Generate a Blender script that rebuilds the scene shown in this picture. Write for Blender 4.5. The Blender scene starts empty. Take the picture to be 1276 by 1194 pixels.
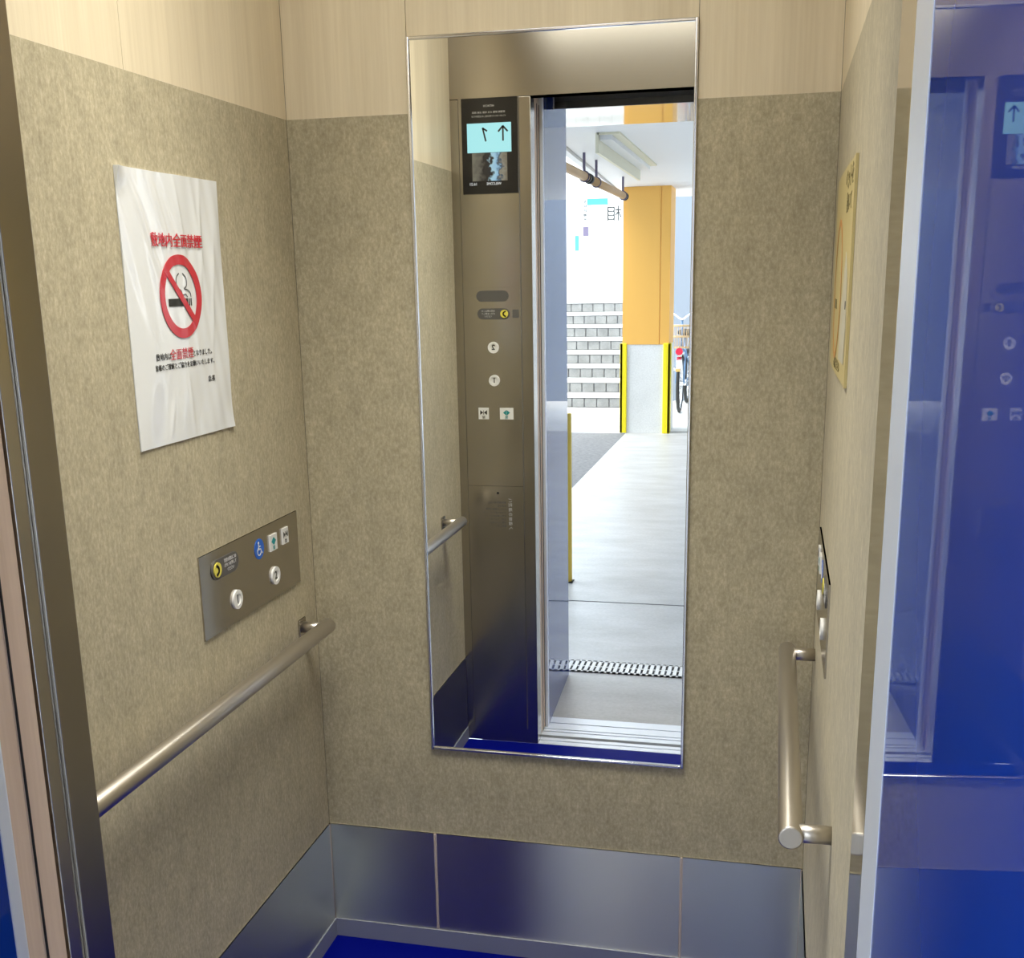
import bpy, bmesh, math, random
from mathutils import Vector, Matrix
random.seed(7)
sc = bpy.context.scene
C = sc.collection
PI = math.pi

# ------------------------------------------------------------------ camera
# car interior: x 0..W (left to right), y 0 (back wall) .. -D (front), z up from the floor, metres
W, D, CEIL = 1.078, 1.2106, 2.42
def make_camera():
    yaw, pitch, roll = 0.231336, 0.242609, -0.017414
    f = Vector((-math.sin(yaw)*math.cos(pitch), math.cos(yaw)*math.cos(pitch), -math.sin(pitch)))
    r0 = Vector((math.cos(yaw), math.sin(yaw), 0)); u0 = r0.cross(f)
    r = r0*math.cos(roll)+u0*math.sin(roll); u = -r0*math.sin(roll)+u0*math.cos(roll)
    cam = bpy.data.cameras.new('camera'); o = bpy.data.objects.new('camera', cam); C.objects.link(o)
    m = Matrix((r, u, -f)).transposed().to_4x4(); m.translation = (0.98344, -2.25140, 1.52650)
    o.matrix_world = m
    cam.sensor_fit = 'HORIZONTAL'; cam.sensor_width = 36.0
    cam.lens = 1401.464/1276*36
    cam.shift_x = (638-638.625)/1276; cam.shift_y = (693.729-597)/1276
    cam.clip_start = 0.02; cam.clip_end = 300
    sc.camera = o
make_camera()

# ------------------------------------------------------------------ sky, sun, exposure
world = bpy.data.worlds.new('sky'); sc.world = world; world.use_nodes = True
bg = world.node_tree.nodes['Background']
bg.inputs[0].default_value = (0.80, 0.90, 1.0, 1); bg.inputs[1].default_value = 5.1
sun = bpy.data.lights.new('sun', 'SUN'); sun.energy = 8.0; sun.angle = 0.7; sun.color = (1, .95, .86)
so = bpy.data.objects.new('sun', sun); C.objects.link(so)
so.rotation_euler = Vector((0.50, -0.35, -0.79)).to_track_quat('-Z', 'Y').to_euler()
LAMP_W = 5.2        # glow of the car's ceiling lamp diffuser
# light of the louvred ceiling lamp of the car (its housing and diffuser are built further down)
LX0, LX1, LY0, LY1 = .16, .76, -.98, -.42
lamp = bpy.data.lights.new('ceiling_lamp_light', 'AREA'); lamp.shape = 'RECTANGLE'
lamp.size = LX1-LX0-.02; lamp.size_y = LY1-LY0-.02; lamp.spread = math.radians(86); lamp.energy = 9.2; lamp.color = (1, .965, .86)
lo_ = bpy.data.objects.new('ceiling_lamp_light', lamp); C.objects.link(lo_); lo_.location = ((LX0+LX1)/2, (LY0+LY1)/2, CEIL-.024)
sc.view_settings.view_transform = 'Standard'; sc.view_settings.look = 'None'
sc.view_settings.exposure = 0.0; sc.view_settings.gamma = 1.0
sc.view_settings.use_curve_mapping = False
sc.cycles.use_denoising = True
sc.cycles.max_bounces = 14; sc.cycles.glossy_bounces = 8; sc.cycles.diffuse_bounces = 6
sc.cycles.sample_clamp_indirect = 12

# ------------------------------------------------------------------ materials
def mat(name, col, rough=.5, metal=0., coat=0., coat_rough=.03, spec=.5, emit=None, emit_s=0., aniso=0., ior=1.5):
    m = bpy.data.materials.new(name); m.use_nodes = True
    b = m.node_tree.nodes['Principled BSDF']
    b.inputs['Base Color'].default_value = (*col, 1); b.inputs['Roughness'].default_value = rough
    b.inputs['Metallic'].default_value = metal; b.inputs['Coat Weight'].default_value = coat
    b.inputs['Coat Roughness'].default_value = coat_rough
    b.inputs['Specular IOR Level'].default_value = spec; b.inputs['IOR'].default_value = ior
    if emit: b.inputs['Emission Color'].default_value = (*emit, 1); b.inputs['Emission Strength'].default_value = emit_s
    if aniso:
        t = m.node_tree.nodes.new('ShaderNodeCombineXYZ'); t.inputs[2].default_value = 1   # brushed sideways: blur runs up and down
        m.node_tree.links.new(t.outputs[0], b.inputs['Tangent'])
        b.inputs['Anisotropic'].default_value = aniso; b.inputs['Anisotropic Rotation'].default_value = 0
    return m
def nd(m, t, **kw):
    n = m.node_tree.nodes.new(t)
    for k, v in kw.items(): setattr(n, k, v)
    return n
def mapping(m, scale):
    g = nd(m, 'ShaderNodeNewGeometry'); mp = nd(m, 'ShaderNodeMapping')
    mp.inputs['Scale'].default_value = scale
    m.node_tree.links.new(g.outputs['Position'], mp.inputs['Vector'])
    return mp
def noise(m, vec, scale, detail=3, rough=.6):
    n = nd(m, 'ShaderNodeTexNoise'); n.inputs['Scale'].default_value = scale
    n.inputs['Detail'].default_value = detail; n.inputs['Roughness'].default_value = rough
    m.node_tree.links.new(vec.outputs[0], n.inputs['Vector']); return n
def ramp(m, fac, stops):
    r = nd(m, 'ShaderNodeValToRGB'); e = r.color_ramp.elements
    while len(e) < len(stops): e.new(.5)
    for i, (p, c) in enumerate(stops): e[i].position = p; e[i].color = (*c, 1)
    m.node_tree.links.new(fac, r.inputs['Fac']); return r
def mixc(m, a, b, fac, mode='MIX'):
    x = nd(m, 'ShaderNodeMix', data_type='RGBA', blend_type=mode)
    L = m.node_tree.links
    L.new(a, x.inputs[6]); L.new(b, x.inputs[7])
    if isinstance(fac, float): x.inputs[0].default_value = fac
    else: L.new(fac, x.inputs[0])
    return x.outputs[2]
def bsdf(m): return m.node_tree.nodes['Principled BSDF']
def bump(m, h, strength, dist=.001):
    b = nd(m, 'ShaderNodeBump'); b.inputs['Strength'].default_value = strength; b.inputs['Distance'].default_value = dist
    m.node_tree.links.new(h, b.inputs['Height']); m.node_tree.links.new(b.outputs[0], bsdf(m).inputs['Normal'])

def m_taupe():
    m = mat('taupe_fleck_laminate', (.3, .25, .17), .55, spec=.35); L = m.node_tree.links
    bsdf(m).inputs['Sheen Weight'].default_value = .12; bsdf(m).inputs['Sheen Roughness'].default_value = .45
    bsdf(m).inputs['Sheen Tint'].default_value = (1, .95, .82, 1)
    v = mapping(m, (1, 1, .55)); v1 = mapping(m, (1, 1, 1))
    a = ramp(m, noise(m, v, 160, 4, .75).outputs['Fac'], [(.30, (.335, .292, .20)), (.5, (.435, .388, .268)), (.72, (.575, .52, .385))])
    b = ramp(m, noise(m, v, 30, 6, .75).outputs['Fac'], [(.28, (.80, .79, .76)), (.72, (1.15, 1.14, 1.12))])
    c = ramp(m, noise(m, v1, 4, 2).outputs['Fac'], [(.3, (.93, .93, .93)), (.7, (1.05, 1.05, 1.05))])
    o = mixc(m, a.outputs[0], b.outputs[0], 1.0, 'MULTIPLY'); o = mixc(m, o, c.outputs[0], 1.0, 'MULTIPLY')
    L.new(o, bsdf(m).inputs['Base Color'])
    bump(m, noise(m, v, 180, 3).outputs['Fac'], .25, .0006)
    return m
def m_wood(name, c0, c1, rough=.45):
    m = mat(name, c0, rough, spec=.4); L = m.node_tree.links
    v = mapping(m, (1, 1, .03)); v2 = mapping(m, (1, 1, .012))
    a = ramp(m, noise(m, v, 110, 4, .7).outputs['Fac'], [(.3, c1), (.65, c0)])
    b = ramp(m, noise(m, v2, 14, 3).outputs['Fac'], [(.3, (.90, .89, .87)), (.7, (1.05, 1.05, 1.05))])
    L.new(mixc(m, a.outputs[0], b.outputs[0], 1.0, 'MULTIPLY'), bsdf(m).inputs['Base Color'])
    return m
def m_steel(name, col=(.60, .57, .53), rough=.22, aniso=.6):
    return mat(name, col, rough, 1.0, aniso=aniso)
def m_concrete(name, lo, hi, scale=2.2, rough=.7, spec=.4):
    m = mat(name, hi, rough, spec=spec); L = m.node_tree.links
    v = mapping(m, (1, 1, 1)); v2 = mapping(m, (1, 2.2, 1))
    a = ramp(m, noise(m, v2, scale, 6, .62).outputs['Fac'], [(.3, lo), (.68, hi)])
    b = ramp(m, noise(m, v, 70, 3).outputs['Fac'], [(.3, (.9, .9, .9)), (.7, (1.06, 1.06, 1.06))])
    L.new(mixc(m, a.outputs[0], b.outputs[0], 1.0, 'MULTIPLY'), bsdf(m).inputs['Base Color'])
    return m
M = {}
M['taupe'] = m_taupe()
M['wood'] = m_wood('pale_wood_laminate', (.76, .67, .495), (.69, .595, .425))
M['doorwood'] = m_wood('door_edge_woodgrain', (.74, .57, .43), (.66, .49, .36), .4)
M['steel'] = m_steel('brushed_stainless')
M['darksteel'] = m_steel('brushed_stainless_panel', (.45, .42, .375), .22)
def m_brushed(name, col, rough, aniso):
    m = bpy.data.materials.new(name); m.use_nodes = True; t = m.node_tree
    t.nodes.remove(t.nodes['Principled BSDF']); g = t.nodes.new('ShaderNodeBsdfAnisotropic')
    g.distribution = 'BECKMANN'; g.inputs['Color'].default_value = (*col, 1)
    g.inputs['Roughness'].default_value = rough; g.inputs['Anisotropy'].default_value = -aniso
    c = t.nodes.new('ShaderNodeCombineXYZ'); c.inputs[2].default_value = 1
    t.links.new(c.outputs[0], g.inputs['Tangent']); t.links.new(g.outputs[0], t.nodes['Material Output'].inputs['Surface'])
    return m
M['kick'] = m_brushed('brushed_kick_plate', (.62, .62, .56), .355, .68)
M['plinth'] = mat('grey_blue_plinth_metal', (.34, .36, .44), .5, .5)
M['polished'] = mat('polished_stainless', (.62, .60, .57), .06, 1.0)
M['rail'] = mat('satin_rail_steel', (.62, .58, .53), .36, 1.0)
M['alu'] = mat('satin_aluminium', (.84, .88, .95), .42, .45)
M['frame'] = mat('mirror_edge_metal', (.75, .76, .80), .16, 1.0)
M['mirror'] = mat('mirror_silver', (.93, .95, .94), .0, 1.0)
M['blue'] = mat('blue_gloss_paint', (.0008, .031, .26), .5, coat=1.0, coat_rough=.015, spec=.05)
bsdf(M['blue']).inputs['Coat IOR'].default_value = 1.33
M['bluefloor'] = mat('blue_floor_sheet', (.0006, .003, .165), .45, spec=.03)
M['seam'] = mat('dark_seam', (.10, .09, .075), .8)
M['strip'] = mat('pinkish_joint_strip', (.50, .42, .37), .5)
M['black'] = mat('black_gloss', (.008, .008, .010), .12)
M['blackmatt'] = mat('black_matt', (.012, .012, .014), .6)
M['grey'] = mat('grey_plastic', (.10, .095, .09), .45)
M['greylight'] = mat('light_grey_print', (.55, .55, .55), .5)
M['white'] = mat('white_plastic', (.80, .80, .78), .35)
M['paper'] = mat('laminated_paper', (.78, .80, .81), .35, coat=1.0, coat_rough=.05)
M['red'] = mat('red_ink', (.55, .018, .035), .35, coat=.4)
M['ink'] = mat('black_ink', (.02, .02, .02), .4)
M['yellowpaper'] = mat('yellow_sticker', (.56, .46, .20), .45)
M['pale'] = mat('pale_print', (.52, .49, .38), .5)
M['olive'] = mat('olive_ink', (.20, .16, .06), .5)
M['orangeink'] = mat('orange_ink', (.62, .30, .08), .5)
M['signblue'] = mat('blue_sign', (.01, .13, .62), .35)
M['teal'] = mat('teal_ink', (.0, .26, .27), .4)
M['phoneyellow'] = mat('yellow_button', (.75, .66, .10), .4)
M['ceilwhite'] = mat('car_ceiling_white', (.8, .78, .74), .6)
M['lamp'] = mat('lamp_diffuser', (.9, .9, .9), .5, emit=(1, .965, .86), emit_s=LAMP_W)
M['screen'] = mat('screen_cyan', (.02, .02, .02), .2, emit=(.42, .88, .92), emit_s=.95)
M['screenwhite'] = mat('screen_white_text', (.02, .02, .02), .2, emit=(1, 1, 1), emit_s=.8)
M['concrete'] = m_concrete('lobby_concrete', (.33, .325, .32), (.455, .455, .455), 2.2, .38, .5)
M['concrete2'] = m_concrete('white_concrete', (.62, .62, .60), (.78, .78, .76), 1.4)
M['asphalt'] = m_concrete('asphalt', (.10, .10, .105), (.21, .21, .215), 30, .9)
M['pillaryellow'] = mat('yellow_ochre_paint', (.84, .46, .10), .5)
M['guardyellow'] = mat('bright_yellow_guard', (.90, .74, .01), .45)
M['postyellow'] = mat('ochre_post_paint', (.75, .52, .07), .5)
M['canopy'] = mat('white_canopy_panel', (.80, .80, .80), .5)
M['greywall'] = mat('grey_blue_wall', (.26, .30, .36), .6)
M['cream'] = mat('cream_painted_metal', (.74, .70, .52), .5)
M['pipe'] = mat('tan_pipe', (.45, .28, .13), .5)
M['building'] = mat('white_render', (.85, .85, .86), .7)
M['glass'] = mat('grey_window', (.35, .40, .45), .15)
M['signteal'] = mat('turquoise_sign', (.06, .34, .29), .4)
M['signgrey'] = mat('lilac_grey_sign', (.12, .10, .16), .5)
M['rubber'] = mat('black_rubber', (.02, .02, .02), .7)
M['chrome'] = mat('chrome', (.8, .8, .8), .12, 1.0)
M['bikeblue'] = mat('bicycle_blue_paint', (.10, .20, .36), .3, coat=.5)
M['bikered'] = mat('red_reflector', (.65, .02, .06), .25)
M['basket'] = mat('ochre_basket_wire', (.55, .40, .22), .4)

# ------------------------------------------------------------------ mesh helpers
def B(): return bmesh.new()
def shade(b, flat_axis):
    for f in b.faces:
        n = f.normal; f.smooth = not (flat_axis and max(abs(n.x), abs(n.y), abs(n.z)) > .999)
    for e in b.edges:
        if len(e.link_faces) == 2 and e.calc_face_angle(0) > .9: e.smooth = False
def box(bm, x0, x1, y0, y1, z0, z1, bev=0., seg=2):
    b = bmesh.new(); bmesh.ops.create_cube(b, size=1)
    for v in b.verts: v.co = Vector(((x0+x1)/2+v.co.x*(x1-x0), (y0+y1)/2+v.co.y*(y1-y0), (z0+z1)/2+v.co.z*(z1-z0)))
    if bev: bmesh.ops.bevel(b, geom=b.edges[:], offset=bev, segments=seg, affect='EDGES', profile=.5)
    b.normal_update(); shade(b, True)
    me = bpy.data.meshes.new('t'); b.to_mesh(me); b.free(); bm.from_mesh(me); bpy.data.meshes.remove(me); return bm
def cyl(bm, p, q, r, n=24, r2=None, bev=0.):
    p, q = Vector(p), Vector(q); d = q-p
    b = bmesh.new(); bmesh.ops.create_cone(b, cap_ends=True, segments=n, radius1=r, radius2=r if r2 is None else r2, depth=d.length)
    if bev:
        es = [e for e in b.edges if any(len(f.verts) > 4 for f in e.link_faces)]
        bmesh.ops.bevel(b, geom=es, offset=bev, segments=2, affect='EDGES', profile=.5)
    b.normal_update()
    for f in b.faces: f.smooth = abs(f.normal.z) < .99
    m = Matrix.Translation((p+q)/2) @ d.to_track_quat('Z', 'Y').to_matrix().to_4x4()
    bmesh.ops.transform(b, matrix=m, verts=b.verts)
    me = bpy.data.meshes.new('t'); b.to_mesh(me); b.free(); bm.from_mesh(me); bpy.data.meshes.remove(me); return bm
def tube(bm, pts, r, n=10):
    for a, b in zip(pts[:-1], pts[1:]): cyl(bm, a, b, r, n)
    for p in pts[1:-1]:
        m = Matrix.Translation(p); bmesh.ops.create_uvsphere(bm, u_segments=n, v_segments=6, radius=r, matrix=m)
    return bm
def prism(bm, poly, z0, z1):
    a = [bm.verts.new((x, y, z0)) for x, y in poly]; b = [bm.verts.new((x, y, z1)) for x, y in poly]
    n = len(poly); bm.faces.new(a[::-1]); bm.faces.new(b)
    for i in range(n): bm.faces.new((a[i], a[(i+1) % n], b[(i+1) % n], b[i]))
    bmesh.ops.recalc_face_normals(bm, faces=bm.faces); return bm
def torus(bm, c, axis, R, r, n=40, k=8):
    q = Vector(axis).to_track_quat('Z', 'Y').to_matrix(); c = Vector(c); rows = []
    for i in range(n):
        a = 2*PI*i/n; row = []
        for j in range(k):
            b = 2*PI*j/k
            row.append(bm.verts.new(c+q @ Vector(((R+r*math.cos(b))*math.cos(a), (R+r*math.cos(b))*math.sin(a), r*math.sin(b)))))
        rows.append(row)
    for i in range(n):
        for j in range(k): bm.faces.new((rows[i][j], rows[(i+1) % n][j], rows[(i+1) % n][(j+1) % k], rows[i][(j+1) % k])).smooth = True
    return bm
# a wall frame: origin o, X reading direction, Y up, N out of the wall
class Plane:
    def __init__(s, o, X, Y=(0, 0, 1)):
        s.o, s.X, s.Y = Vector(o), Vector(X), Vector(Y); s.N = s.X.cross(s.Y)
    def p(s, u, v, n=0.): return s.o+s.X*u+s.Y*v+s.N*n
    def mat(s, u, v, n=0.):
        m = Matrix((s.X, s.Y, s.N)).transposed().to_4x4(); m.translation = s.p(u, v, n); return m
LEFT = Plane((0, 0, 0), (0, 1, 0)); RIGHT = Plane((W, 0, 0), (0, -1, 0)); FRONT = Plane((0, -D, 0), (-1, 0, 0))
def pslab(bm, P, pts, n0, n1):
    """extruded outline in the plane P, pts as (u, v) counter-clockwise"""
    a = [bm.verts.new(P.p(u, v, n0)) for u, v in pts]; b = [bm.verts.new(P.p(u, v, n1)) for u, v in pts]; k = len(pts)
    bm.faces.new(b); bm.faces.new(a[::-1])
    for i in range(k): bm.faces.new((a[i], a[(i+1) % k], b[(i+1) % k], b[i]))
    bmesh.ops.recalc_face_normals(bm, faces=bm.faces); return bm
def rect(u0, u1, v0, v1): return [(u0, v0), (u1, v0), (u1, v1), (u0, v1)]
def disc(u, v, r, n=40): return [(u+r*math.cos(2*PI*i/n), v+r*math.sin(2*PI*i/n)) for i in range(n)]
def capsule(u0, u1, v, r, n=12):
    return [(u1-r+r*math.cos(a), v+r*math.sin(a)) for a in [-PI/2+PI*i/n for i in range(n+1)]] + \
           [(u0+r+r*math.cos(a), v+r*math.sin(a)) for a in [PI/2+PI*i/n for i in range(n+1)]]
def ring(bm, P, u, v, r0, r1, n0, n1, k=56, a0=0., a1=2*PI):
    full = abs(a1-a0-2*PI) < 1e-6
    rows = []
    for i in range(k+(0 if full else 1)):
        a = a0+(a1-a0)*i/k; c, s_ = math.cos(a), math.sin(a)
        rows.append([bm.verts.new(P.p(u+r*c, v+r*s_, n)) for r, n in ((r0, n0), (r1, n0), (r1, n1), (r0, n1))])
    N = len(rows)
    for i in range(N if full else N-1):
        A, Bq = rows[i], rows[(i+1) % N]
        for j in range(4): bm.faces.new((A[j], Bq[j], Bq[(j+1) % 4], A[(j+1) % 4]))
    if not full: bm.faces.new(rows[0]); bm.faces.new(rows[-1][::-1])
    bmesh.ops.recalc_face_normals(bm, faces=bm.faces); return bm
def ptext(bm, P, txt, u, v, h, n, align='CENTER', sx=1., shear=0., depth=.0002, vert=False, bold=0.):
    """lettering of cap height ~h centred at (u, v)"""
    if vert:
        for i, ch in enumerate(txt): ptext(bm, P, ch, u, v-h*1.12*i, h, n, 'CENTER', sx, 0, depth)
        return bm
    cu = bpy.data.curves.new('t', 'FONT'); cu.body = txt; cu.size = h; cu.align_x = align; cu.align_y = 'CENTER'
    cu.extrude = depth; cu.shear = shear; cu.offset = bold; cu.resolution_u = 3
    o = bpy.data.objects.new('t', cu); C.objects.link(o)
    bpy.context.view_layer.update()
    dg = bpy.context.evaluated_depsgraph_get(); me = bpy.data.meshes.new_from_object(o.evaluated_get(dg))
    me.transform(P.mat(u, v, n) @ Matrix.Diagonal((sx, 1, 1, 1))); bm.from_mesh(me)
    bpy.data.objects.remove(o); bpy.data.curves.remove(cu); bpy.data.meshes.remove(me); return bm

ORI = {}
def obj(name, bm, m, parent=None, smooth=False):
    me = bpy.data.meshes.new(name)
    vs = [v.co.copy() for v in bm.verts]
    lo = Vector([min(v[i] for v in vs) for i in range(3)]); hi = Vector([max(v[i] for v in vs) for i in range(3)])
    org = ORI[parent.name] if parent else Vector(((lo.x+hi.x)/2, (lo.y+hi.y)/2, lo.z))
    for v in bm.verts: v.co -= org
    if smooth:
        for f in bm.faces: f.smooth = True
        for e in bm.edges:
            if len(e.link_faces) == 2 and e.calc_face_angle(0) > .6: e.smooth = False
    bm.to_mesh(me); bm.free(); me.materials.append(M[m] if isinstance(m, str) else m)
    o = bpy.data.objects.new(name, me); C.objects.link(o)
    if parent: o.parent = parent
    else: o.location = org
    ORI[o.name] = org
    return o
def tag(o, label=None, cat=None, group=None, kind=None):
    if label: o['label'] = label
    if cat: o['category'] = cat
    if group: o['group'] = group
    if kind: o['kind'] = kind
    return o
def thing(name, loc, label, cat, group=None, kind=None):
    o = bpy.data.objects.new(name, None); o.empty_display_size = .05; C.objects.link(o); o.location = loc
    ORI[o.name] = Vector(loc); return tag(o, label, cat, group, kind)
def struct(name, bm, m, label, parent=None):
    o = obj(name, bm, m, parent)
    if not parent: tag(o, label, 'wall' if name.startswith('wall') else name.split('_')[0], None, 'structure')
    return o

# ------------------------------------------------------------------ the car: floor, ceiling, walls
T = .03
ZT, ZK, ZB = 1.844, .2914, .045            # wood/laminate joint, kick plate top, kick plate bottom
MX0, MX1, MZ0, MZ1 = .2594, .8213, .5022, 1.9831
f = struct('floor', box(B(), -T, W+T, -D, T, -.06, 0), 'bluefloor', 'flat saturated blue floor of the elevator car')
struct('ceiling', box(B(), -T, W+T, -D-.06, T, CEIL, CEIL+.04), 'ceilwhite', 'white ceiling of the elevator car above the frame')

# each wall: a dark backing carrying laminate, wood, kick plate panels with hairline joints
gp = .0006
w = struct('wall_back', box(B(), -T, W+T, .004, T, 0, CEIL), 'seam', 'back wall of the elevator car, wood above taupe laminate')
bm = B(); box(bm, gp, W-gp, 0, .004, ZK, ZT); obj('laminate_panel', bm, 'taupe', w)
for a, b in ((gp, MX0-gp), (MX0+gp, MX1-gp), (MX1+gp, W-gp)):
    obj('wood_panel', box(B(), a, b, 0, .004, ZT, CEIL), 'wood', w)
w = struct('wall_left', box(B(), -T, -.004, -D, T, 0, CEIL), 'seam', 'left wall of the elevator car, wood above taupe laminate')
bm = B(); box(bm, -.004, 0, -D, -gp, ZK, ZT); obj('laminate_panel', bm, 'taupe', w)
for a, b in ((-D, -.596-gp), (-.596+gp, -gp)): obj('wood_panel', box(B(), -.004, 0, a, b, ZT, CEIL), 'wood', w)
RF = -1.262                                # front edge of the right wall's laminate
w = struct('wall_right', box(B(), W+.004, W+T, -D, T, 0, CEIL), 'seam', 'right wall of the elevator car, taupe laminate')
bm = B(); box(bm, W, W+.004, RF, -gp, ZK, ZT); obj('laminate_panel', bm, 'taupe', w)
obj('wood_panel', box(B(), W, W+.004, RF, -gp, ZT, CEIL), 'wood', w)

# kick plates and the grey plinth strip below them
def baseboard(name, label, plates, plinth, strips):
    t = thing(name, (0, 0, 0), label, 'baseboard', None, 'structure')
    for p in plates: obj('kick_plate', box(B(), *p), 'kick', t)
    for p in strips: obj('joint_strip', box(B(), *p, .0008, 1), 'strip', t)
    for p in plinth: obj('plinth', box(B(), *p), 'plinth', t)
js = .0032
baseboard('baseboard_back', 'steel kick plates along the back wall below the mirror',
          [(js, MX0-js, -.003, .004, ZB, ZK), (MX0+js, MX1-js, -.003, .004, ZB, ZK), (MX1+js, W-js, -.003, .004, ZB, ZK)],
          [(0, W, -.006, .004, 0, ZB)],
          [(MX0-js, MX0+js, -.0042, .004, ZB, ZK), (MX1-js, MX1+js, -.0042, .004, ZB, ZK)])
baseboard('baseboard_left', 'steel kick plate along the left wall under the handrail',
          [(-.004, .003, -D+.002, -js-.004, ZB, ZK)], [(-.004, .006, -D+.002, -.006, 0, ZB)],
          [(-.004, .004, -js-.004, -.0042, ZB, ZK)])
baseboard('baseboard_right', 'steel kick plate along the right wall under the handrail',
          [(W-.003, W+.004, RF, -js-.004, ZB, ZK)], [(W-.006, W+.004, RF, -.006, 0, ZB)],
          [(W-.004, W+.004, -js-.004, -.0042, ZB, ZK)])

# front of the car: steel column on the left, lintel over the doorway, narrow column on the right
CX = .247                                  # right edge of the control column
w = struct('wall_front', box(B(), -T, W+T, -D-.055, -D, 2.047, CEIL), 'darksteel', 'steel lintel across the front of the elevator car')
col = struct('trim_1', box(B(), -T, CX, -D-.05, -D, 0, 2.046, .0015, 2), 'darksteel', 'brushed steel column holding the operating panel left of the doorway')
obj('return_strip', box(B(), CX-.06, CX-.004, -D-.074, -D-.05, 0, 2.046, .001, 1), 'steel', col)
struct('trim_2', box(B(), 1.067, W+.06, -1.375, RF, 0, 2.046, .001, 1), 'polished', 'narrow polished steel column at the front of the right wall')

# ceiling lamps of the car (above the frame)
t = thing('ceiling_lamp', ((LX0+LX1)/2, (LY0+LY1)/2, CEIL-.02), 'wide warm ceiling lamp panel in the elevator ceiling', 'lamp')
obj('housing', box(B(), LX0-.01, LX1+.01, LY0-.01, LY1+.01, CEIL-.018, CEIL, .003), 'ceilwhite', t)
obj('diffuser', box(B(), LX0, LX1, LY0, LY1, CEIL-.022, CEIL-.016), 'lamp', t)

# ------------------------------------------------------------------ mirror
t = thing('wall_mirror', ((MX0+MX1)/2, 0, MZ0), 'tall narrow mirror with thin silver edge on the back wall', 'mirror')
obj('glass', box(B(), MX0+.005, MX1-.005, -.003, -.0005, MZ0+.005, MZ1-.005), 'mirror', t)
bm = B(); e = .006
box(bm, MX0, MX0+e, -.008, 0, MZ0, MZ1, .0015); box(bm, MX1-e, MX1, -.008, 0, MZ0, MZ1, .0015)
box(bm, MX0+e, MX1-e, -.008, 0, MZ0, MZ0+e, .0015); box(bm, MX0+e, MX1-e, -.008, 0, MZ1-e, MZ1, .0015)
obj('edge_frame', bm, 'frame', t)

# ------------------------------------------------------------------ handrails
def handrail(side, xw, x, y0, y1, brk, label):
    t = thing('handrail', (xw, (y0+y1)/2, .8), label, 'handrail', 'handrails of the elevator car')
    obj('bar', cyl(B(), (x, y0, .8), (x, y1, .8), .0165, 40, bev=.0022), 'rail', t)
    for y in brk:
        b = obj('bracket', cyl(B(), (xw, y, .8), (x, y, .8), .0125, 28), 'rail', t)
        if side < 0: continue
        obj('wall_plate', box(B(), min(xw, xw+side*.004), max(xw, xw+side*.004), y-.017, y+.017, .781, .819, .001), 'darksteel', b)
handrail(1, 0, .054, -.062, -1.03, (-.085, -1.0), 'round steel handrail on the left wall below the button panel')
handrail(-1, W, 1.025, -.055, -.85, (-.082, -.832), 'round steel handrail on the right wall, seen end-on')

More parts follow.
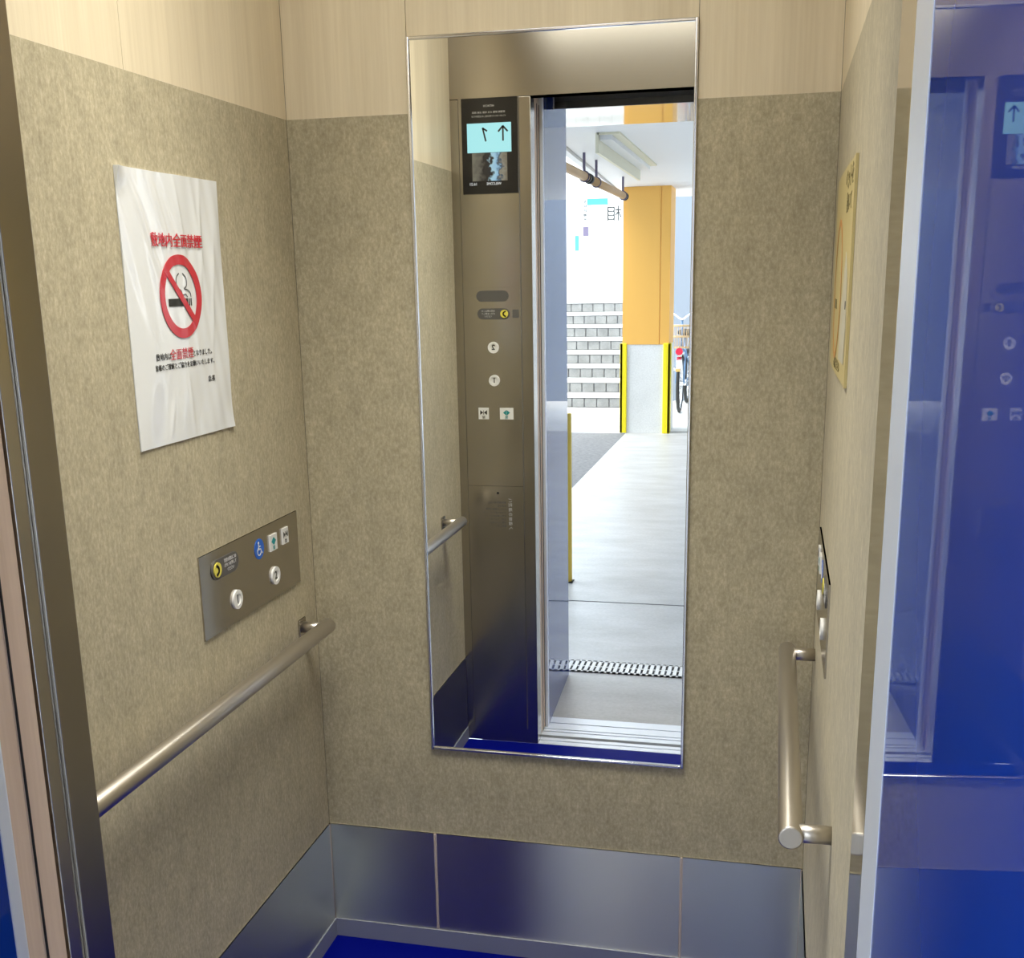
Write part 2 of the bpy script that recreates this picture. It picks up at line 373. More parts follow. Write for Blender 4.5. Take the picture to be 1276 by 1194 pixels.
# ------------------------------------------------------------------ no smoking notice on the left wall
def bez(pts, n=10):
    out = []
    for i in range(len(pts)-1):
        p0 = Vector(pts[max(i-1, 0)]); p1 = Vector(pts[i]); p2 = Vector(pts[i+1]); p3 = Vector(pts[min(i+2, len(pts)-1)])
        for k in range(n):
            s = k/n; out.append(.5*((2*p1)+(-p0+p2)*s+(2*p0-5*p1+4*p2-p3)*s*s+(-p0+3*p1-3*p2+p3)*s**3))
    out.append(Vector(pts[-1])); return out
def ribbon(bm, P, pts, wd, n0, n1):
    for a, b in zip(pts[:-1], pts[1:]):
        d = (b-a).normalized(); q = Vector((-d.y, d.x))*wd/2; e = d*wd*.15
        pslab(bm, P, [tuple(a-e-q), tuple(b+e-q), tuple(b+e+q), tuple(a-e+q)], n0, n1)
    return bm
def notice():
    y0, y1, z0, z1 = -.651, -.329, 1.268, 1.702
    t = thing('notice_poster', (0, (y0+y1)/2, z0), 'white laminated no-smoking notice with red ring on the left wall', 'notice')
    bm = B(); nu, nv = 120, 110; g = []
    def wave(u, v):                        # wrinkles of the laminate film, fanning down from the top
        a = (u-.55)/(.55+v*.9); s = 0
        s += .0011*math.sin(23*a+1.1)*max(0, (v-.45))**1.1
        s += .0007*math.sin(41*a+2.0*v)*(.3+.7*abs(u-.3))*math.exp(-((v-.75)/.22)**2)
        s += .00035*math.sin(60*u+16*v)*math.exp(-((u-.85)/.2)**2)
        s += .0006*math.sin(17*u-5*v+.6)*math.exp(-((v-.12)/.14)**2)
        s += .006*max(0, 1-((u*u*4+(1-v)**2*6)**.5)*3.2)**2 + .002*max(0, 1-(((1-u)**2*4+v*v*6)**.5)*3.2)**2
        for u0, v0, u1, v1, h_ in ((.10, .98, .34, .62, .0012), (.30, 1.0, .50, .66, .0010), (.52, 1.0, .60, .70, .0013), (.40, .95, .62, .60, .0008), (.80, 1.0, .74, .55, .0011), (.70, 1.0, .82, .45, .0008), (.92, .8, .80, .25, .0008), (.30, .02, .36, .16, .0010), (.55, .0, .52, .30, .0007)):
            dx, dy = u1-u0, (v1-v0)*1.35; L = math.hypot(dx, dy); px_, py_ = u-u0, (v-v0)*1.35
            tt = (px_*dx+py_*dy)/L/L; dd = (px_*dy-py_*dx)/L
            if -.1 < tt < 1.1: s += h_*math.exp(-(dd/.018)**2)*max(0, math.sin(PI*(tt+.1)/1.2))
        return s*1.5
    for j in range(nv+1):
        g.append([bm.verts.new((.0022+wave(i/nu, j/nv), y0+(y1-y0)*i/nu, z0+(z1-z0)*j/nv)) for i in range(nu+1)])
    for j in range(nv):
        for i in range(nu): bm.faces.new((g[j][i], g[j][i+1], g[j+1][i+1], g[j+1][i]))
    r = bmesh.ops.extrude_face_region(bm, geom=bm.faces[:])
    for v in r['geom']:
        if isinstance(v, bmesh.types.BMVert): v.co.x = .0004
    bmesh.ops.recalc_face_normals(bm, faces=bm.faces)
    obj('sheet', bm, 'paper', t, True)
    n = .0028; h = .0002
    def drape(bm, cuts=0):                 # the print lies on the wrinkled film
        if cuts: bmesh.ops.triangulate(bm, faces=bm.faces); bmesh.ops.subdivide_edges(bm, edges=bm.edges[:], cuts=cuts, use_grid_fill=True)
        for v in bm.verts: v.co.x += wave((v.co.y-y0)/(y1-y0), (v.co.z-z0)/(z1-z0))
        return bm
    c = (-.4855, 1.506)
    obj('heading', drape(ptext(ptext(B(), LEFT, '敷地内全面禁煙', -.4874, 1.595, .0235, n+.0008), LEFT, '敷地内全面禁煙', -.4864, 1.5953, .0235, n+.0009), 2), 'red', t)
    sg = obj('prohibition_ring', drape(ring(B(), LEFT, *c, .0525, .0685, n+.0003, n+.0007), 3), 'red', t)
    d = .0475; q = .006
    bm = B(); pslab(bm, LEFT, [(c[0]-d-q*.7, c[1]+d-q*.7), (c[0]+d-q*.7, c[1]-d-q*.7), (c[0]+d+q*.7, c[1]-d+q*.7), (c[0]-d+q*.7, c[1]+d+q*.7)], n+.0004, n+.0009)
    obj('slash', drape(bm, 7), 'red', sg)
    bm = B(); pslab(bm, LEFT, rect(c[0]-.042, c[0]+.022, c[1]-.0155, c[1]-.003), n, n+h)
    pslab(bm, LEFT, rect(c[0]+.025, c[0]+.028, c[1]-.0155, c[1]-.003), n, n+h); pslab(bm, LEFT, rect(c[0]+.031, c[0]+.0345, c[1]-.0155, c[1]-.003), n, n+h)
    obj('cigarette', drape(bm, 3), 'ink', sg)
    bm = B()
    for pts in ([(-.002, .038), (-.011, .030), (-.010, .016), (.001, .010), (.006, .003), (.016, .0035), (.021, -.001)],
                [(.010, .038), (.020, .030), (.020, .018), (.012, .013), (.022, .011), (.0315, .006), (.033, -.001)]):
        ribbon(bm, LEFT, bez([(c[0]+a, c[1]+b) for a, b in pts], 6), .0016, n, n+h)
    obj('smoke', drape(bm), 'ink', sg)
    obj('body_text', drape(ptext(B(), LEFT, '敷地内は', -.558, 1.410, .0122, n)), 'ink', t)
    obj('body_text', drape(ptext(B(), LEFT, 'となりました。', -.4245, 1.410, .0112, n, sx=.93)), 'ink', t)
    obj('body_text', drape(ptext(B(), LEFT, '皆様のご理解とご協力をお願いいたします。', -.485, 1.393, .0108, n, sx=.95)), 'ink', t)
    obj('signature', drape(ptext(B(), LEFT, '店長', -.402, 1.362, .0115, n)), 'ink', t)
    obj('red_words', drape(ptext(B(), LEFT, '全面禁煙', -.4985, 1.411, .0195, n+.0003)), 'red', t)
notice()

# ------------------------------------------------------------------ controls
def floor_button(P, u, v, txt, par, r=.0185, n=.003):
    b = obj('floor_button', ring(B(), P, u, v, r*.62, r, 0, n+.004), 'white', par)
    obj('button_face', pslab(B(), P, disc(u, v, r*.70), 0, n+.0025), 'white', b)
    obj('numeral', ptext(B(), P, txt, u, v, r*1.25, n+.0028, bold=.0005), 'ink', b); return b
def square_button(P, u, v, kind, par, s=.0165, n=.003, ws=1.):
    b = obj(kind+'_button', pslab(B(), P, rect(u-s*ws, u+s*ws, v-s, v+s), 0, n+.003), 'white', par)
    bm = B(); k = s*.62; z = v+s*.18
    if kind == 'open':
        pslab(bm, P, [(u-k, z), (u-k*.12, z-k*.72), (u-k*.12, z+k*.72)], n+.003, n+.0034); pslab(bm, P, [(u+k, z), (u+k*.12, z+k*.72), (u+k*.12, z-k*.72)], n+.003, n+.0034)
        pslab(bm, P, rect(u-k*.07, u+k*.07, z-k*.72, z+k*.72), n+.003, n+.0034)
        ptext(bm, P, '開', u, v-s*.68, s*.55, n+.0032)
    else:
        pslab(bm, P, [(u-k*.12, z), (u-k, z+k*.66), (u-k, z-k*.66)], n+.003, n+.0034); pslab(bm, P, [(u+k*.12, z), (u+k, z-k*.66), (u+k, z+k*.66)], n+.003, n+.0034)
        pslab(bm, P, rect(u-k*.07, u+k*.07, z-k*.6, z+k*.6), n+.003, n+.0034)
        ptext(bm, P, '閉', u, v-s*.68, s*.55, n+.0032)
    obj('door_arrows', bm, 'teal' if kind == 'open' else 'ink', b); return b
def call_button(P, u0, u1, v, r, par, n=.003):
    """dark capsule with a yellow telephone button at its left end"""
    b = obj('intercom_call', pslab(B(), P, capsule(u0, u1, v, r), 0, n+.002), 'grey', par)
    cu = u0+r*1.05
    obj('yellow_button', pslab(B(), P, disc(cu, v, r*.74), 0, n+.004), 'phoneyellow', b)
    bm = B(); ribbon(bm, P, bez([(cu-r*.30, v+r*.48), (cu+r*.12, v+r*.2), (cu+r*.12, v-r*.2), (cu-r*.30, v-r*.48)], 6), r*.26, n+.004, n+.0045)
    obj('telephone_mark', bm, 'ink', b)
    bm = B()
    for k, s in enumerate(('非常の際はこの', 'ボタンを押して', 'ください')): ptext(bm, P, s, (cu+r+u1)/2, v+r*(.5-.5*k), r*.44, n+.0022, sx=.85)
    obj('instruction_text', bm, 'greylight', b); return b
def side_panel(P, s, label, wall):
    """the low wheelchair panel: s maps a left-wall y to the reading axis of the plane"""
    t = thing('control_panel', P.p(s*-.29, .9), label, 'control panel', 'low control panels on the side walls')
    ua, ub = sorted((s*-.503, s*-.080))
    obj('plate', pslab(B(), P, rect(ua, ub, .902, 1.0565), 0, .003), 'darksteel', t)
    floor_button(P, s*-.375, .945, '1', t); floor_button(P, s*-.204, .947, '2', t)
    square_button(P, s*-.2045, 1.0165, 'open', t); square_button(P, s*-.147, 1.0175, 'close', t, ws=.86)
    if s > 0: call_button(P, -.463, -.358, 1.020, .0185, t)
    else: call_button(P, .358, .463, 1.020, .0185, t)
    u = s*-.266; v = 1.017
    b = obj('wheelchair_badge', pslab(B(), P, disc(u, v, .0205), .003, .0038), 'signblue', t)
    bm = B(); n0, n1 = .0038, .0043
    pslab(bm, P, disc(u-.003, v+.0125, .0026, 16), n0, n1)
    ribbon(bm, P, [Vector((u-.003, v+.009)), Vector((u-.003, v-.0005)), Vector((u+.005, v-.0005)), Vector((u+.009, v-.009)), Vector((u+.012, v-.009))], .0026, n0, n1)
    ribbon(bm, P, [Vector((u-.003, v+.005)), Vector((u+.005, v+.005))], .002, n0, n1)
    ring(bm, P, u-.0015, v-.005, .0065, .0085, n0, n1, 24, PI*.62, PI*1.95)
    obj('wheelchair_mark', bm, 'white', b)
    return t
side_panel(LEFT, 1, 'low steel button panel on the left wall above the handrail', 'left')
side_panel(RIGHT, -1, 'low steel button panel on the right wall, seen almost edge-on', 'right')

# main operating panel on the front column, seen in the mirror (u = -x on the FRONT plane)
def front_panel():
    t = thing('operating_panel', (.12, -D, .05), 'tall steel operating panel with floor buttons beside the doorway', 'control panel')
    P = FRONT
    for z0, z1 in ((.055, .8795), (.8815, 1.4985), (1.5005, 2.0465)):
        obj('cover_plate', pslab(B(), P, rect(-.2095, -.0275, z0, z1), 0, .0025), 'darksteel', t)
    bm = B()
    for u in (-.2115, -.0265): pslab(bm, P, rect(u-.001, u+.001, .05, 2.0465), 0, .0012)
    obj('joint_line', bm, 'seam', t)
    bm = B(); pslab(bm, P, capsule(-.172, -.069, 1.474, .0165), 0, .003); obj('speaker_grille', bm, 'grey', t)
    call_button(P, -.175, -.072, 1.4205, .0165, t, .0026)
    obj('key_switch', pslab(B(), P, rect(-.2035, -.1835, 1.408, 1.433), 0, .0032), 'grey', t)
    floor_button(P, -.121, 1.318, '2', t, .0175); floor_button(P, -.122, 1.216, '1', t, .0175)
    square_button(P, -.085, 1.1125, 'close', t, .018, .0026, .92); square_button(P, -.1595, 1.1125, 'open', t, .018, .0026, 1.2)
    obj('lock', pslab(B(), P, disc(-.1255, .857, .004, 20), 0, .0034), 'black', t)
    bm = B(); ptext(bm, P, 'ご利用の皆様へ', -.166, .833, .0135, .0026, vert=True)
    obj('notice_heading', bm, 'greylight', t)
    bm = B()
    for k, s in enumerate(('乗用 積載量 450kg', '定員 6名', 'かけこみ乗車は危険', 'ですからおやめください', '非常の際は呼びボタン', 'を押してください', '地震 火災の際は', '使用しないこと')):
        ptext(bm, P, s, -.152, .826-.011*k, .0075, .0026, 'LEFT')
    obj('notice_text', bm, 'grey', t)
    # the indicator screen, let into the column above the plates
    d = thing('indicator_screen', (.1215, -D, 1.775), 'black floor indicator screen showing an up arrow and 1', 'screen')
    obj('bezel', pslab(B(), P, rect(-.2085, -.0375, 1.775, 2.0465), .0026, .0075), 'black', d)
    n = .0077
    obj('display', pslab(B(), P, rect(-.1895, -.054, 1.893, 1.976), .0075, n), 'screen', d)
    bm = B(); ribbon(bm, P, [Vector((-.1115, 1.925)), Vector((-.1025, 1.962)), Vector((-.1155, 1.9535))], .0048, n, n+.0004)
    obj('floor_numeral', bm, 'ink', d)
    bm = B(); u, v = -.1645, 1.946
    ribbon(bm, P, [Vector((u, v-.021)), Vector((u, v+.019))], .005, n, n+.0004)
    ribbon(bm, P, [Vector((u-.014, v+.005)), Vector((u, v+.020)), Vector((u+.014, v+.005))], .005, n, n+.0004)
    obj('up_arrow', bm, 'ink', d)
    # the camera picture under it: a small view of the car
    m = mat('camera_picture', (.01, .01, .01), .2); L = m.node_tree.links
    g = nd(m, 'ShaderNodeNewGeometry'); sp = nd(m, 'ShaderNodeSeparateXYZ'); L.new(g.outputs['Position'], sp.inputs[0])
    mp = mapping(m, (1, 1, 1))
    r1 = nd(m, 'ShaderNodeMapRange'); r1.inputs[1].default_value = .068; r1.inputs[2].default_value = .175; L.new(sp.outputs[0], r1.inputs[0])
    nz = noise(m, mp, 45, 2)
    ad = nd(m, 'ShaderNodeMath', operation='MULTIPLY_ADD'); L.new(nz.outputs['Fac'], ad.inputs[0]); ad.inputs[1].default_value = .55
    sb = nd(m, 'ShaderNodeMath', operation='SUBTRACT'); L.new(r1.outputs[0], sb.inputs[0]); sb.inputs[1].default_value = .27; L.new(sb.outputs[0], ad.inputs[2])
    cr = ramp(m, ad.outputs[0], [(0, (.20, .19, .14)), (.22, (.12, .11, .09)), (.36, (.012, .012, .012)), (.50, (.015, .015, .02)), (.56, (.45, .72, .85)), (.72, (.36, .62, .85)), (.80, (.05, .08, .12)), (.86, (.30, .28, .22)), (1, (.20, .17, .12))])
    L.new(cr.outputs[0], bsdf(m).inputs['Emission Color']); bsdf(m).inputs['Emission Strength'].default_value = .8
    obj('camera_picture', pslab(B(), P, rect(-.176, -.068, 1.812, 1.892), .0075, n), m, d)
    obj('clock_text', ptext(B(), P, '16:21', -.070, 1.8035, .0115, n), 'screenwhite', d)
    obj('status_text', ptext(B(), P, 'WELCOME', -.134, 1.8035, .0105, n, sx=.9), 'screenwhite', d)
    bm = B(); ptext(bm, P, 'HITACHI', -.122, 2.0235, .0085, n)
    ptext(bm, P, '非常時 停電 火災 地震 点検 満員', -.1215, 2.0055, .0064, n, sx=1.1); ptext(bm, P, 'インターホンで 呼び出し中 応答中です', -.1215, 1.9945, .0064, n, sx=.95)
    obj('printed_text', bm, 'greylight', d)
front_panel()

# ------------------------------------------------------------------ yellow sticker on the right wall
def sticker():
    P = RIGHT; ua, ub, z0, z1 = .13, .635, 1.372, 1.678
    t = thing('warning_sticker', P.p(.38, z0), 'yellow printed sticker on the right wall, seen almost edge-on', 'sticker')
    bm = B(); nu = 40; pts_t = []; 
    lo = []; hi = []
    for i in range(nu+1):
        s = i/nu; u = ua+(ub-ua)*s; k = .0022+.0022*math.sin(PI*s)+.002*s**8
        lo.append(bm.verts.new(P.p(u, z0, k))); hi.append(bm.verts.new(P.p(u, z1, k)))
    for i in range(nu): bm.faces.new((lo[i], lo[i+1], hi[i+1], hi[i]))
    r = bmesh.ops.extrude_face_region(bm, geom=bm.faces[:])
    for v in r['geom']:
        if isinstance(v, bmesh.types.BMVert): v.co.x = W-.0003
    bmesh.ops.recalc_face_normals(bm, faces=bm.faces)
    obj('sheet', bm, 'yellowpaper', t, True)
    n = .0048
    def lay(bm):
        for v in bm.verts:
            q = (-v.co.y-ua)/(ub-ua); v.co.x += .0044-(.0022+.0022*math.sin(PI*q)+.002*max(0, q)**8)
        return bm
    bm = B(); ptext(bm, P, 'ペットを', .52, 1.656, .034, n, sx=1.3); ptext(bm, P, '抱いて', .53, 1.622, .030, n, sx=1.3)
    obj('lettering', lay(ptext(B(), P, 'ご利用ください', .40, 1.387, .020, n, sx=1.3)), 'olive', t)
    obj('lettering', lay(bm), 'olive', t)
    bm = B(); ring(bm, P, .33, 1.50, .098, .108, n, n+.0004); obj('ring_mark', lay(bm), 'orangeink', t)
    bm = B(); pslab(bm, P, rect(.265, .33, 1.47, 1.485), n, n+.0005); obj('bar_mark', lay(bm), 'olive', t)
    bm = B(); pslab(bm, P, [(.46, 1.40), (.585, 1.40), (.60, 1.45), (.58, 1.52), (.53, 1.555), (.50, 1.52), (.47, 1.46)], n, n+.0005); obj('white_figure', lay(bm), 'pale', t)
    bm = B(); pslab(bm, P, disc(.575, 1.482, .006, 16), n, n+.0012); obj('eye_dot', lay(bm), 'ink', t)
sticker()

# ------------------------------------------------------------------ doors, jambs, sills
HZ = 2.04                                  # clear height
def lerp(a, b, s): return a+(b-a)*s
for y0, y1, lab, nm in ((-1.3225, -1.289, 'inner sliding elevator door, its woodgrain edge beside the steel column', 'sliding_door'),
                        (-1.357, -1.3235, 'outer sliding elevator door, its woodgrain edge next to the blue jamb', 'sliding_door')):
    t = thing(nm, (-.1, (y0+y1)/2, .005), lab, 'door', 'sliding doors opened to the left')
    obj('leaf', box(B(), -.62, .242, y0, y1, .005, 2.06, .0015), 'doorwood', t)
    obj('edge_seal', box(B(), .2415, .2435, y0+.0005, y0+.0025, .005, 2.04), 'blackmatt', t)
struct('trim_3', box(B(), -.7, W+.1, -1.46, -D-.057, 2.09, CEIL), 'blackmatt', 'dark door header gap above the doorway')
struct('trim_10', box(B(), -.66, -.63, -1.46, -D, 0, 2.09), 'blackmatt', 'dark end of the door pocket left of the doorway')

# landing entrance frame: splayed glossy blue jambs with a silver corner
JY0, JY1 = -1.46, -1.90
def jx_r(y): return 1.072+.0698*(-1.5-y)
def jx_l(y): return .2515-.045*(-1.37-y)
bm = prism(B(), [(jx_r(JY0), JY0), (jx_r(JY1), JY1), (jx_r(JY1)+.12, JY1), (jx_r(JY0)+.12, JY0)], 0, HZ+.10)
struct('trim_4', bm, 'blue', 'glossy blue jamb on the right of the doorway reflecting the back wall')
bm = prism(B(), [(1.067, -1.3765), (jx_r(JY0)-.0006, JY0-.0006), (jx_r(JY0)+.06, JY0-.0006), (1.13, -1.3765)], 0, HZ+.10)
struct('trim_5', bm, 'alu', 'bright silver corner strip before the right blue jamb')
bm = prism(B(), [(jx_l(-1.378), -1.378), (jx_l(JY1), JY1), (jx_l(JY1)-.12, JY1), (jx_l(-1.378)-.12, -1.378)], 0, HZ+.10)
struct('trim_6', bm, 'blue', 'glossy blue jamb on the left of the doorway')
bm = prism(B(), [(.244, -1.3595), (.251, -1.3600), (.2526, -1.3640), (.2526, -1.378), (.20, -1.378), (.20, -1.3595)], 0, HZ+.10)
struct('trim_7', bm, 'alu', 'silver corner strip before the left blue jamb')
struct('trim_8', box(B(), jx_l(JY1)-.12, jx_r(JY1)+.12, JY1, JY0, HZ, HZ+.10, .001, 1), 'polished', 'polished steel soffit over the doorway')
# sills
t = thing('door_sill', (.65, -1.33, -.02), 'grooved aluminium double sill across the doorway', 'sill', None, None)
def sill(y0, y1, grooves):
    bm = B(); ys = [y0]
    for g in grooves: ys += [g+.004, g-.004]
    ys.append(y1)
    for a, b in zip(ys[0::2], ys[1::2]): box(bm, .05, W+.02, b, a, -.02, .0005)
    box(bm, .05, W+.02, y1, y0, -.03, -.012); return bm
obj('inner_sill', sill(-D-.002, -1.268, (-1.243,)), 'alu', t)
obj('outer_sill', sill(-1.290, -1.455, (-1.322, -1.345, -1.40)), 'alu', t)
obj('sill_gap', box(B(), .05, W+.02, -1.292, -1.266, -.05, -.022), 'blackmatt', t)

# hall wall around the entrance (behind the camera's field, lights and reflections only)
bm = B(); box(bm, -3.2, jx_l(JY1)-.121, JY1, JY1+.12, 0, 2.36); box(bm, jx_r(JY1)+.121, 2.6, JY1, JY1+.12, 0, 2.36)
box(bm, jx_l(JY1)-.121, jx_r(JY1)+.121, JY1, JY1+.12, HZ+.101, 2.36)
box(bm, -14, 6, JY1, JY1+.3, 2.50, 15.6); box(bm, -14, -3.2, JY1, JY1+.12, 0, 2.36)  # unseen tall slab and left wing, added to keep the sun off the lobby
struct('wall_hall', bm, 'greywall', 'grey hall wall around the elevator entrance, with an unseen tall slab added to block the sun')

# ------------------------------------------------------------------ outside, seen in the mirror
ZC = 2.355
bm = B(); box(bm, -.47, 2.6, -2.93, -1.457, -.08, 0); box(bm, -.47, 2.6, -9.15, -2.945, -.08, 0); box(bm, 2.6, 9, -9.15, -1.90, -.08, 0)
box(bm, -3.2, -.47, -4.6, -2.945, -.08, 0); box(bm, -3.2, -.47, -2.93, -1.90, -.08, 0)
tag(obj('lobby_floor', bm, 'concrete'), 'pale concrete floor slab outside the lift', 'floor', None, 'structure')
tag(obj('asphalt_road', box(B(), -9, -.475, -9.0, -4.605, -.1, -.006), 'asphalt'), 'dark grey asphalt beside the concrete slab', 'road', None, 'structure')
tag(obj('paved_ground', box(B(), -12, 6, -24, -9.16, -.1, -.001), 'concrete2'), 'bright pale ground in front of the steps', 'ground', None, 'structure')
# drain grating across the lobby floor
def grating():
    t = thing('drain_grating', (.6, -2.03, .002), 'slotted metal drain grating across the lobby floor', 'grating')
    y0, y1 = -1.935, -2.065
    obj('channel', box(B(), .16, 1.3, y1, y0, .0005, .002), 'blackmatt', t)
    bm = B(); box(bm, .16, 1.3, y0-.010, y0, .001, .006); box(bm, .16, 1.3, y1, y1+.010, .001, .006)
    box(bm, .16, 1.3, -2.0035, -1.9965, .001, .0055)
    x = .16
    while x < 1.3: box(bm, x, x+.0145, y1, y0, .001, .006); x += .0235
    obj('grate_bars', bm, 'concrete2', t)
grating()
# canopy with its edge trim
bm = B(); prism(bm, [(-.235, -1.90), (2.6, -1.90), (2.6, -10.6), (-.66, -10.6)], ZC, ZC+.12)
tag(obj('canopy_ceiling', bm, 'canopy'), 'white canopy ceiling over the lobby', 'ceiling', None, 'structure')
def canopy_edge():
    a, b = Vector((-.245, -1.98, 0)), Vector((-.67, -10.6, 0)); d = (b-a).normalized(); q = Vector((d.y, -d.x, 0))
    if q.x > 0: q = -q
    bm = prism(B(), [tuple((a)[:2]), tuple(b[:2]), tuple((b+q*.05)[:2]), tuple((a+q*.05)[:2])], ZC-.02, ZC+.16)
    tag(obj('canopy_fascia', bm, 'canopy'), 'thin white fascia along the canopy edge', 'fascia', None, 'structure')
    # tan pipes hung just inside the edge
    for y0, y1, lab in ((-3.9, -5.93, 'tan round pipe under the canopy edge, nearer the elevator'), (-6.0, -7.95, 'tan round pipe with dark end cap near the yellow pillar')):
        x, z, r = -.36, 2.2, .03
        t = thing('gutter_pipe', (x, y0, z), lab, 'pipe', 'pipes under the canopy edge')
        obj('tube', cyl(B(), (x, y0, z), (x, y1, z), r, 24), 'pipe', t)
        obj('end_cap', cyl(B(), (x, y0+.01, z), (x, y0-.05, z), r+.005, 24), 'blackmatt', t)
        obj('end_cap', cyl(B(), (x, y1+.05, z), (x, y1-.01, z), r+.004, 24), 'blackmatt', t)
        for y in (y0-.35, y1+.12):
            bm = B(); box(bm, x-.008, x+.008, y-.012, y+.012, z+r-.002, ZC); torus(bm, (x, y, z), (0, 1, 0), r+.004, .005, 24, 6)
            obj('hanger', bm, 'signgrey', t)
canopy_edge()
# box lamp under the canopy
t = thing('box_lamp', (-.03, -5.8, ZC-.1), 'long cream box lamp under the white canopy', 'lamp')
bm = B(); box(bm, -.105, .03, -6.85, -4.75, ZC-.012, ZC); box(bm, -.115, -.095, -6.85, -4.75, ZC-.115, ZC); obj('housing', bm, 'cream', t)
bm = B(); box(bm, -.0945, -.02, -6.83, -4.77, ZC-.04, ZC-.0125); obj('reflector', bm, 'canopy', t)
# yellow pillar with white base
t = thing('yellow_pillar', (-.285, -9.23, 0), 'ochre yellow square pillar with white lower part and bright corner guards', 'pillar', None, 'thing')
px0, px1, py0, py1 = -.520, -.045, -9.45, -8.985
obj('white_base', box(B(), px0, px1, py0, py1, 0, .872), 'concrete2', t)
bm = B(); box(bm, px0+.008, px1-.008, py0, py1-.006, .872, ZC); box(bm, px0+.04, px1-.105, py1-.006, py1+.004, .872, ZC)
box(bm, px1-.098, px1-.008, py1-.006, py1+.004, .872, ZC)
obj('painted_shaft', bm, 'pillaryellow', t)
for x0, x1 in ((px0-.012, px0+.055), (px1-.062, px1+.012)):
    bm = B(); box(bm, x0, x1, py1-.02, py1+.018, 0, .885, .006)
    sx0, sx1 = (x0, x0+.03) if x0 < -.3 else (x1-.03, x1)
    box(bm, sx0, sx1, py1-.09, py1+.018, 0, .885, .006); obj('corner_guard', bm, 'guardyellow', t)
# thin yellow post near the doorway
t = thing('yellow_post', (-.02, -3.28, 0), 'thin ochre yellow post standing on the concrete by the doorway', 'post')
obj('pole', cyl(B(), (-.03, -3.28, 0), (-.03, -3.28, .87), .026, 24, bev=.004), 'postyellow', t)
obj('base_plate', box(B(), -.062, .002, -3.312, -3.248, 0, .006, .001), 'blackmatt', t)
# grey wall behind the pillar, and an unseen right-hand wall added to shape the light
tag(obj('wall_lobby', box(B(), -.62, 2.6, -12.15, -12.0, -.05, 4.0), 'greywall'), 'grey-blue wall behind the yellow pillar', 'wall', None, 'structure')
tag(obj('wall_side_added', box(B(), 2.6, 2.75, -12.15, JY1, -.05, ZC), 'building'), 'unseen white wall added on the right of the lobby to shape its light', 'wall', None, 'structure')
# steps
t = thing('stone_steps', (-2.6, -11.2, 0), 'flight of pale block steps rising behind the yellow pillar', 'steps')
for k in range(8):
    z0, z1 = .1515*k, .1515*(k+1); y = -11.2-.3*k
    bm = B(); box(bm, -5.5, -.66, y-.34, y, z0, z1-.035)
    s = obj('step', bm, 'asphalt', t)
    bm = B(); n = 0; x = -.66-(.08 if k % 2 else .0)
    if k % 2: box(bm, -.735, -.664, y-.01, y+.012, z0+.004, z1-.04, .006)
    while x > -5.5:
        box(bm, x-.143, x-.004, y-.01, y+.012, z0+.004, z1-.04, .006); x -= .15
    obj('riser_block', bm, M['riser'] if 'riser' in M else M.setdefault('riser', m_concrete('grey_riser_blocks', (.19, .19, .185), (.30, .30, .29), 5)), s)
    obj('tread', box(B(), -5.5, -.66, y-.34, y+.02, z1-.036, z1, .004), 'concrete2', s)
# white building with shop signs far behind
t = thing('white_building', (-4, -20.1, 0), 'overexposed white building far behind the steps', 'building')
bm = B(); box(bm, -14, 1.5, -24, -20.0, -.1, 9); box(bm, -14, 1.5, -20.1, -19.8, 3.25, 3.42); obj('facade', bm, 'building', t)
S = Plane((0, -20.0, 0), (-1, 0, 0))
for u0, u1 in ((2.0, 2.4), (2.55, 2.85)):
    obj('window', pslab(B(), S, rect(u0, u1, 3.6, 4.4), 0, .02), 'glass', t)
def signboard(u0, u1, z0, z1, m, label, txt=None, h=.2, vert=False, tm='ink', uc=None, zc=None):
    t = thing('sign_board', S.p((u0+u1)/2, z0, 0), label, 'sign', 'signs on the white building')
    obj('board', pslab(B(), S, rect(u0, u1, z0, z1), .001, .06), m, t)
    if txt: obj('lettering', ptext(B(), S, txt, uc if uc else (u0+u1)/2, zc if zc else (z0+z1)/2, h, .062, vert=vert, depth=.003), tm, t)
signboard(2.27, 2.66, 2.86, 2.97, 'signteal', 'small turquoise sign high on the white building')
signboard(1.98, 2.30, 2.50, 2.84, 'white', 'white sign with one dark character', '相', .30)
signboard(2.66, 2.74, 2.58, 2.95, 'white', 'narrow white vertical sign with dark lettering', '医院診療所', .072, True, 'ink', 2.70, 2.91)
signboard(2.64, 2.74, 2.29, 2.46, 'signgrey', 'small lilac grey plate below the vertical sign')
signboard(2.83, 2.90, 2.02, 2.30, 'signteal', 'pale turquoise vertical sign near the jamb')

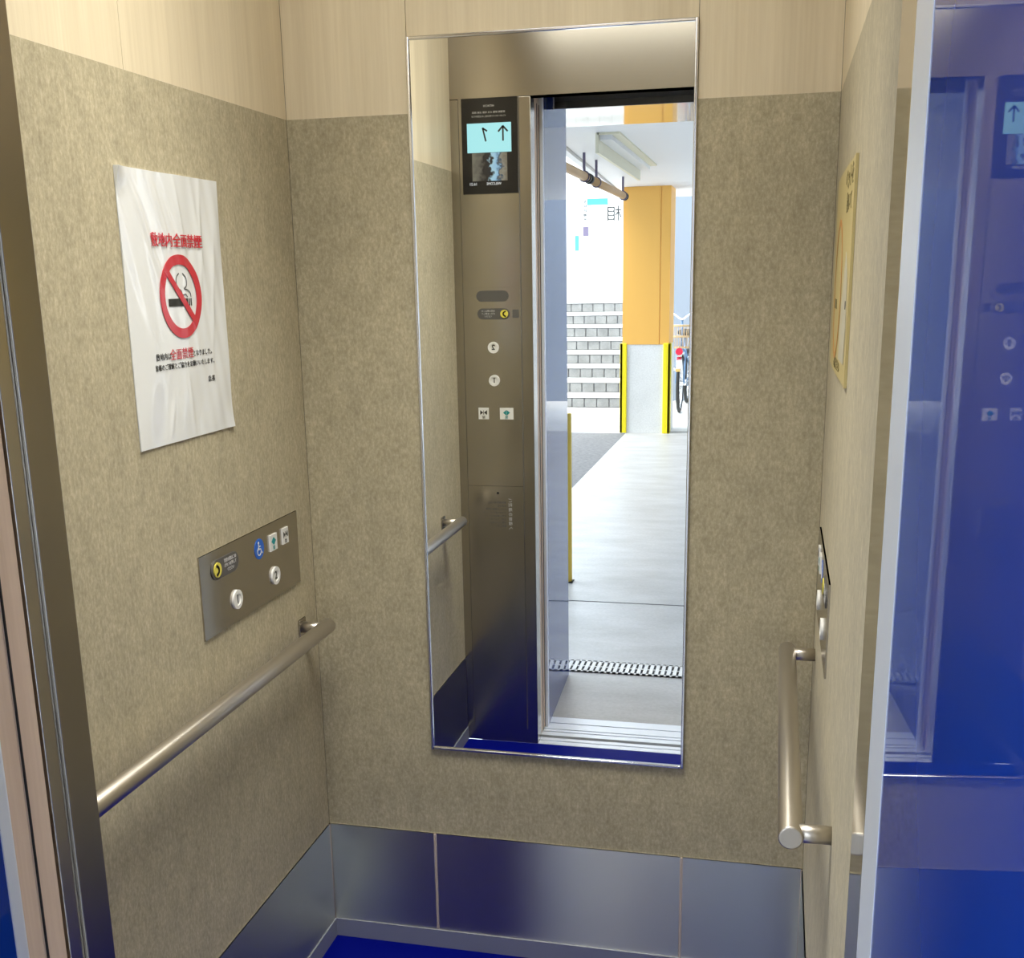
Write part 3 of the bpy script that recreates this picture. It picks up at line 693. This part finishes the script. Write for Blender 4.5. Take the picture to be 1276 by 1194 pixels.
# ------------------------------------------------------------------ bicycle behind the pillar
def bicycle():
    t = thing('bicycle', (-.085, -11.1, 0), 'blue bicycle with front basket parked by the grey wall', 'bicycle')
    x = -.085; R = .33
    for y, nm in ((-10.75, 'front_wheel'), (-11.80, 'rear_wheel')):
        wh = obj(nm, torus(B(), (x, y, R), (1, 0, 0), R-.02, .02), 'rubber', t)
        obj('rim', torus(B(), (x, y, R), (1, 0, 0), R-.045, .010), 'chrome', wh)
        bm = B(); cyl(bm, (x-.04, y, R), (x+.04, y, R), .02, 14)
        for k in range(18):
            a = 2*PI*k/18; cyl(bm, (x+(.02 if k % 2 else -.02), y, R), (x, y+(R-.05)*math.cos(a), R+(R-.05)*math.sin(a)), .0022, 5)
        obj('spokes', bm, 'chrome', wh)
    bm = B(); hy = -10.88
    tube(bm, [(x, hy, .80), (x, -11.28, .30), (x, -11.42, .82)], .017); tube(bm, [(x, hy-.01, .68), (x, -11.30, .38)], .014)
    for s in (-.05, .05): tube(bm, [(x, -11.28, .30), (x+s, -11.80, R), (x, -11.40, .70)], .009)
    obj('frame', bm, 'bikeblue', t)
    bm = B()
    for s in (-.045, .045): tube(bm, [(x, hy+.01, .74), (x+s, hy+.03, .68), (x+s, -10.75, R)], .011)
    cyl(bm, (x, hy, .72), (x, hy-.04, 1.04), .013, 14); obj('fork', bm, 'bikeblue', t)
    bm = B(); tube(bm, [tuple(v) for v in bez([(x-.27, hy-.22, 1.02), (x-.25, hy-.06, 1.08), (x-.10, hy-.02, 1.10), (x, hy-.03, 1.04), (x+.10, hy-.02, 1.10), (x+.25, hy-.06, 1.08), (x+.27, hy-.22, 1.02)], 5)], .012)
    hb = obj('handlebar', bm, 'chrome', t)
    for s in (-1, 1): obj('grip', cyl(B(), (x+s*.27, hy-.22, 1.02), (x+s*.275, hy-.33, 1.0), .017, 14), 'rubber', hb)
    bm = B(); z0, z1 = .74, .98
    for z, w_, d_ in ((z0, .13, .09), ((z0+z1)/2, .15, .105), (z1, .17, .12)):
        yc = -10.68; tube(bm, [(x-w_, yc-d_, z), (x+w_, yc-d_, z), (x+w_, yc+d_, z), (x-w_, yc+d_, z), (x-w_, yc-d_, z)], .006, 8)
    for k in range(9):
        s = -1+2*k/8
        for d_ in (-1, 1): cyl(bm, (x+s*.13, -10.68+d_*.09, z0), (x+s*.17, -10.68+d_*.12, z1), .0035, 6)
    for k in range(7):
        s = -1+2*k/6; cyl(bm, (x+s*.13, -10.77, z0), (x+s*.13, -10.59, z0), .0035, 6)
    obj('basket', bm, 'basket', t)
    bm = B(); bmesh.ops.create_uvsphere(bm, u_segments=18, v_segments=10, radius=.12, matrix=Matrix.Translation((x, -11.47, .87)) @ Matrix.Diagonal((.85, 1.1, .35, 1)))
    cyl(bm, (x, -11.42, .80), (x, -11.44, .87), .013, 12); obj('saddle', bm, 'rubber', t, True)
    bm = B(); cyl(bm, (x, -10.565, .70), (x, -10.60, .70), .04, 20); obj('reflector', bm, 'bikered', t)
    bm = B()
    for s in (-1, 1): tube(bm, [(x+s*.06, -11.80, R), (x+s*.12, -11.86, .012), (x+s*.16, -11.86, .010)], .009)
    obj('kickstand', bm, 'chrome', t)
    bm = B(); ring(bm, Plane((x, -10.75, R), (0, 1, 0)), 0, 0, .345, .352, -.025, .025, 30, PI*.15, PI*1.0); obj('mudguard', bm, 'chrome', t)
    bm = B(); cyl(bm, (x-.03, -11.28, .30), (x+.03, -11.28, .30), .04, 20); tube(bm, [(x+.05, -11.28, .30), (x+.06, -11.18, .16)], .009); tube(bm, [(x-.05, -11.28, .30), (x-.06, -11.38, .44)], .009)
    box(bm, x+.06, x+.14, -11.21, -11.15, .145, .17, .004); box(bm, x-.14, x-.06, -11.41, -11.35, .43, .455, .004); obj('crank', bm, 'chrome', t)
bicycle()
